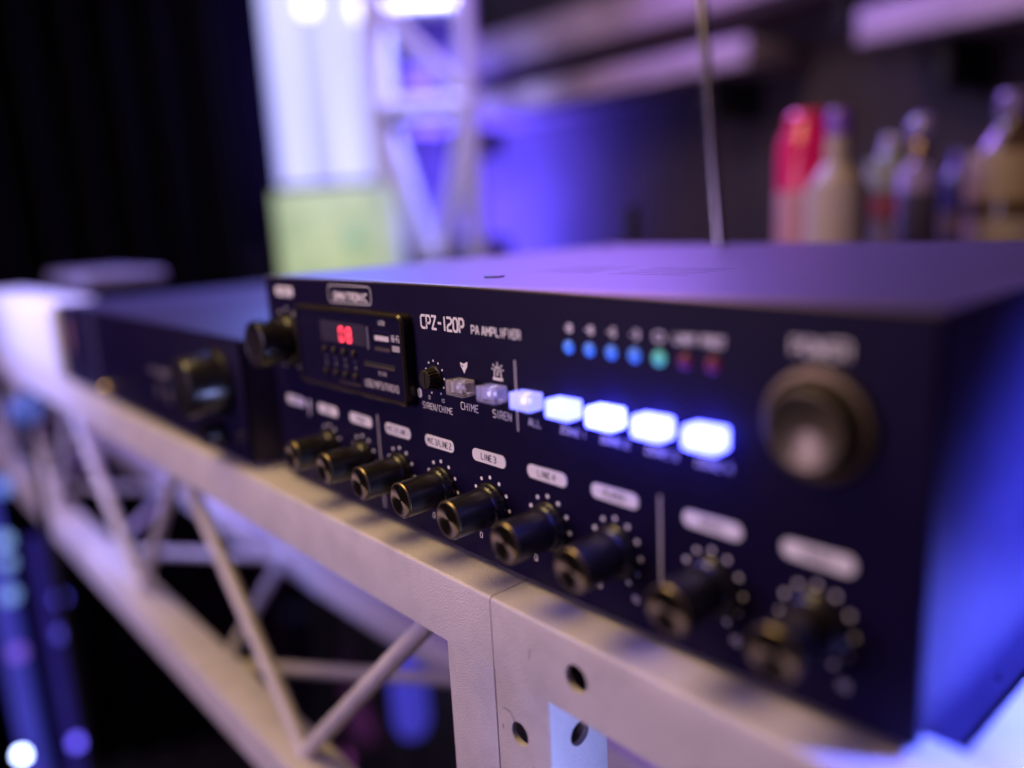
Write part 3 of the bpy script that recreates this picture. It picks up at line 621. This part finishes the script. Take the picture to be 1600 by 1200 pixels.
# uplit white tower beside it
TW = emat('uplit_tower_paint', (0.0, 0.0, 0.0), 0); TW = mat('white_tower_paint', (0.50, 0.50, 0.60), 0.4)
tw = thing('truss_tower', 'uplit white lattice tower glowing blue behind the amplifier', 'truss')
tb = at(682, 400, 2.15)
ex = Vector((RT.x, RT.y, 0)).normalized(); ey = Vector((-ex.y, ex.x, 0)); hw = 0.115
def tp(a, b_, z): q = tb+ex*a+ey*b_; return (q.x, q.y, z)
for a in (-1, 1):
    for b_ in (-1, 1): obj('upright', MB().tube([tp(a*hw, b_*hw, -1.199), tp(a*hw, b_*hw, 1.6)], 0.020, 16).mesh('upright', TW), tw)
for z in (-0.42, -0.02+0.46, 0.72):
    for a, b_, c, d in ((-1, -1, 1, -1), (1, -1, 1, 1), (1, 1, -1, 1), (-1, 1, -1, -1)):
        obj('rung', MB().tube([tp(a*hw, b_*hw, z), tp(c*hw, d*hw, z)], 0.022, 14).mesh('rung', TW), tw)
for k, (z0_, z1_) in enumerate(((-0.9, -0.45), (-0.42, 0.02), (0.46, 0.70))):
    for s_ in (-1, 1):
        obj('brace', MB().tube([tp(-hw*(1 if k % 2 else -1), s_*hw, z0_), tp(hw*(1 if k % 2 else -1), s_*hw, z1_)], 0.016, 12).mesh('brace', TW), tw)
for s_ in (-1, 1):
    for a in (-1, 1): obj('brace', MB().tube([tp(a*hw, s_*hw, 0.43), tp(a*0.02, s_*hw, 0.06)], 0.019, 12).mesh('brace', TW), tw)
spot('tower_spot', tuple(at(630, -480, 1.75)), tuple(at(655, 60, 2.15)), 56, 1.0, (0.36, 0.38, 1.0), 430.0, 0.05)
# yellow-green box standing below the screen
yb = thing('display_box', 'pale yellow green box standing under the glowing screen', 'box')
q0, q1 = at(436, 400, 1.95), at(583, 395, 1.85); qt = at(590, 290, 1.85).z
dv = Vector((q1.x-q0.x, q1.y-q0.y, 0)); dn = Vector((-dv.y, dv.x, 0)).normalized()*0.12
zb0 = at(500, 425, 1.9).z-0.04
vs = []
for z in (zb0, qt):
    for p in (q0, q1, q1+dn, q0+dn): vs.append((p.x, p.y, z))
ymat = mat('glowing_green_card', (0.42, 0.50, 0.34), 0.6, emit=(0.42, 0.55, 0.28), es=0.8, var=(7, (0.12, 0.16, 0.17), 0.38, 0.58))  # emission brightens the card, which is no light source
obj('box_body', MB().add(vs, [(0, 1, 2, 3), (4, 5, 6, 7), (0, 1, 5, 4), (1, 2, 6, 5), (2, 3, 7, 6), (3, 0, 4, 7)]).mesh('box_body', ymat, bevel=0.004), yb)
pg = at(553, 372, 1.82)
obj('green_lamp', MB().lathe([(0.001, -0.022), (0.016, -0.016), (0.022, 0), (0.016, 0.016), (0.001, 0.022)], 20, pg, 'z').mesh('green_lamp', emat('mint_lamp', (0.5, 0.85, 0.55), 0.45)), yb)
# side table under the box
tbm = MB()
cen = (q0+q1)/2
tt = thing('side_table', 'dark side table carrying the yellow green box', 'table')
obj('table_top', MB().box(cen.x-0.35, cen.x+0.35, cen.y-0.30, cen.y+0.35, zb0-0.03, zb0-0.0004).mesh('table_top', M['dark'], smooth=False), tt)
for a in (-0.3, 0.3):
    for b_ in (-0.25, 0.3): obj('leg', MB().box(cen.x+a-0.015, cen.x+a+0.015, cen.y+b_-0.015, cen.y+b_+0.015, -1.1995, zb0-0.0305).mesh('leg', M['dark'], smooth=False), tt)

# vertical light bars with bulbs, lower left, a small lamp and a glowing blue tube
def lightbar(label, px, Z, spots, tint, s):
    p = at(px[0], px[1], Z)
    t = thing('light_bar', label, 'light bar', (0, 0, 0), 'vertical light bars at the lower left')
    obj('bar_body', MB().tube([(p.x, p.y, -1.199), (p.x, p.y, at(px[0], px[2], Z).z)], 0.013 if px[0] > 0 else 0.020, 14).mesh('bar_body', emat('bar_glow_%d' % px[0], tint, s)), t)
    for (x, y, r_, c, e) in spots:
        q = at(x, y, Z)
        obj('bulb', MB().lathe([(0.001, -r_), (r_*0.7, -r_*0.7), (r_, 0), (r_*0.7, r_*0.7), (0.001, r_)], 16, (q.x, q.y, q.z), 'z').mesh('bulb', emat('bulb_%d_%d' % (x, y), c, e)), t)
lightbar('bright blue light bar with white bulbs at the left edge', (-22, 800, 720), 1.45, [(4, 760, 0.016, (0.16, 0.30, 1.0), 0.9), (6, 845, 0.014, (0.25, 0.42, 0.9), 1.2), (12, 880, 0.012, (0.25, 0.42, 0.9), 1.0), (16, 930, 0.014, (0.25, 0.42, 1.0), 1.0), (28, 1020, 0.014, (0.25, 0.12, 0.9), 0.9), (34, 1180, 0.008, (0.45, 0.55, 1.0), 22)], (0.09, 0.09, 0.8), 0.42)
lightbar('dim blue light bar beside the bright one', (72, 950, 830), 1.5, [(94, 935, 0.012, (0.12, 0.10, 0.9), 1.2), (96, 990, 0.012, (0.12, 0.10, 0.9), 0.9), (120, 1160, 0.010, (0.14, 0.10, 1.0), 3.5)], (0.03, 0.02, 0.25), 0.5)
b1 = at(40, 640, 1.0)
ll = thing('small_blue_lamp', 'small blue glowing lamp behind the far left of the truss', 'lamp')
obj('lamp_globe', MB().lathe([(0.001, -0.02), (0.014, -0.014), (0.019, 0), (0.014, 0.014), (0.001, 0.02)], 20, b1, 'z').mesh('lamp_globe', emat('blue_globe', (0.12, 0.20, 0.8), 0.35)), ll)
obj('lamp_stem', MB().tube([(b1.x, b1.y, -1.199), (b1.x, b1.y, b1.z-0.02)], 0.005, 8).mesh('lamp_stem', M['dark']), ll)
f1 = at(640, 1085, 1.35)
fl = thing('blue_tube_shape', 'added glowing blue tube in place of a bottle-like shape behind the truss lattice', 'lamp')
obj('tube', MB().lathe([(0.022, -0.07), (0.030, -0.05), (0.030, 0.045), (0.018, 0.075), (0.014, 0.11)], 24, f1, 'z').mesh('tube', emat('blue_tube', (0.08, 0.07, 0.75), 0.55)), fl)  # added glowing body, stands for a blurred blue bottle shape
obj('stem', MB().tube([(f1.x, f1.y, -1.199), (f1.x, f1.y, f1.z-0.07)], 0.008, 8).mesh('stem', M['dark']), fl)
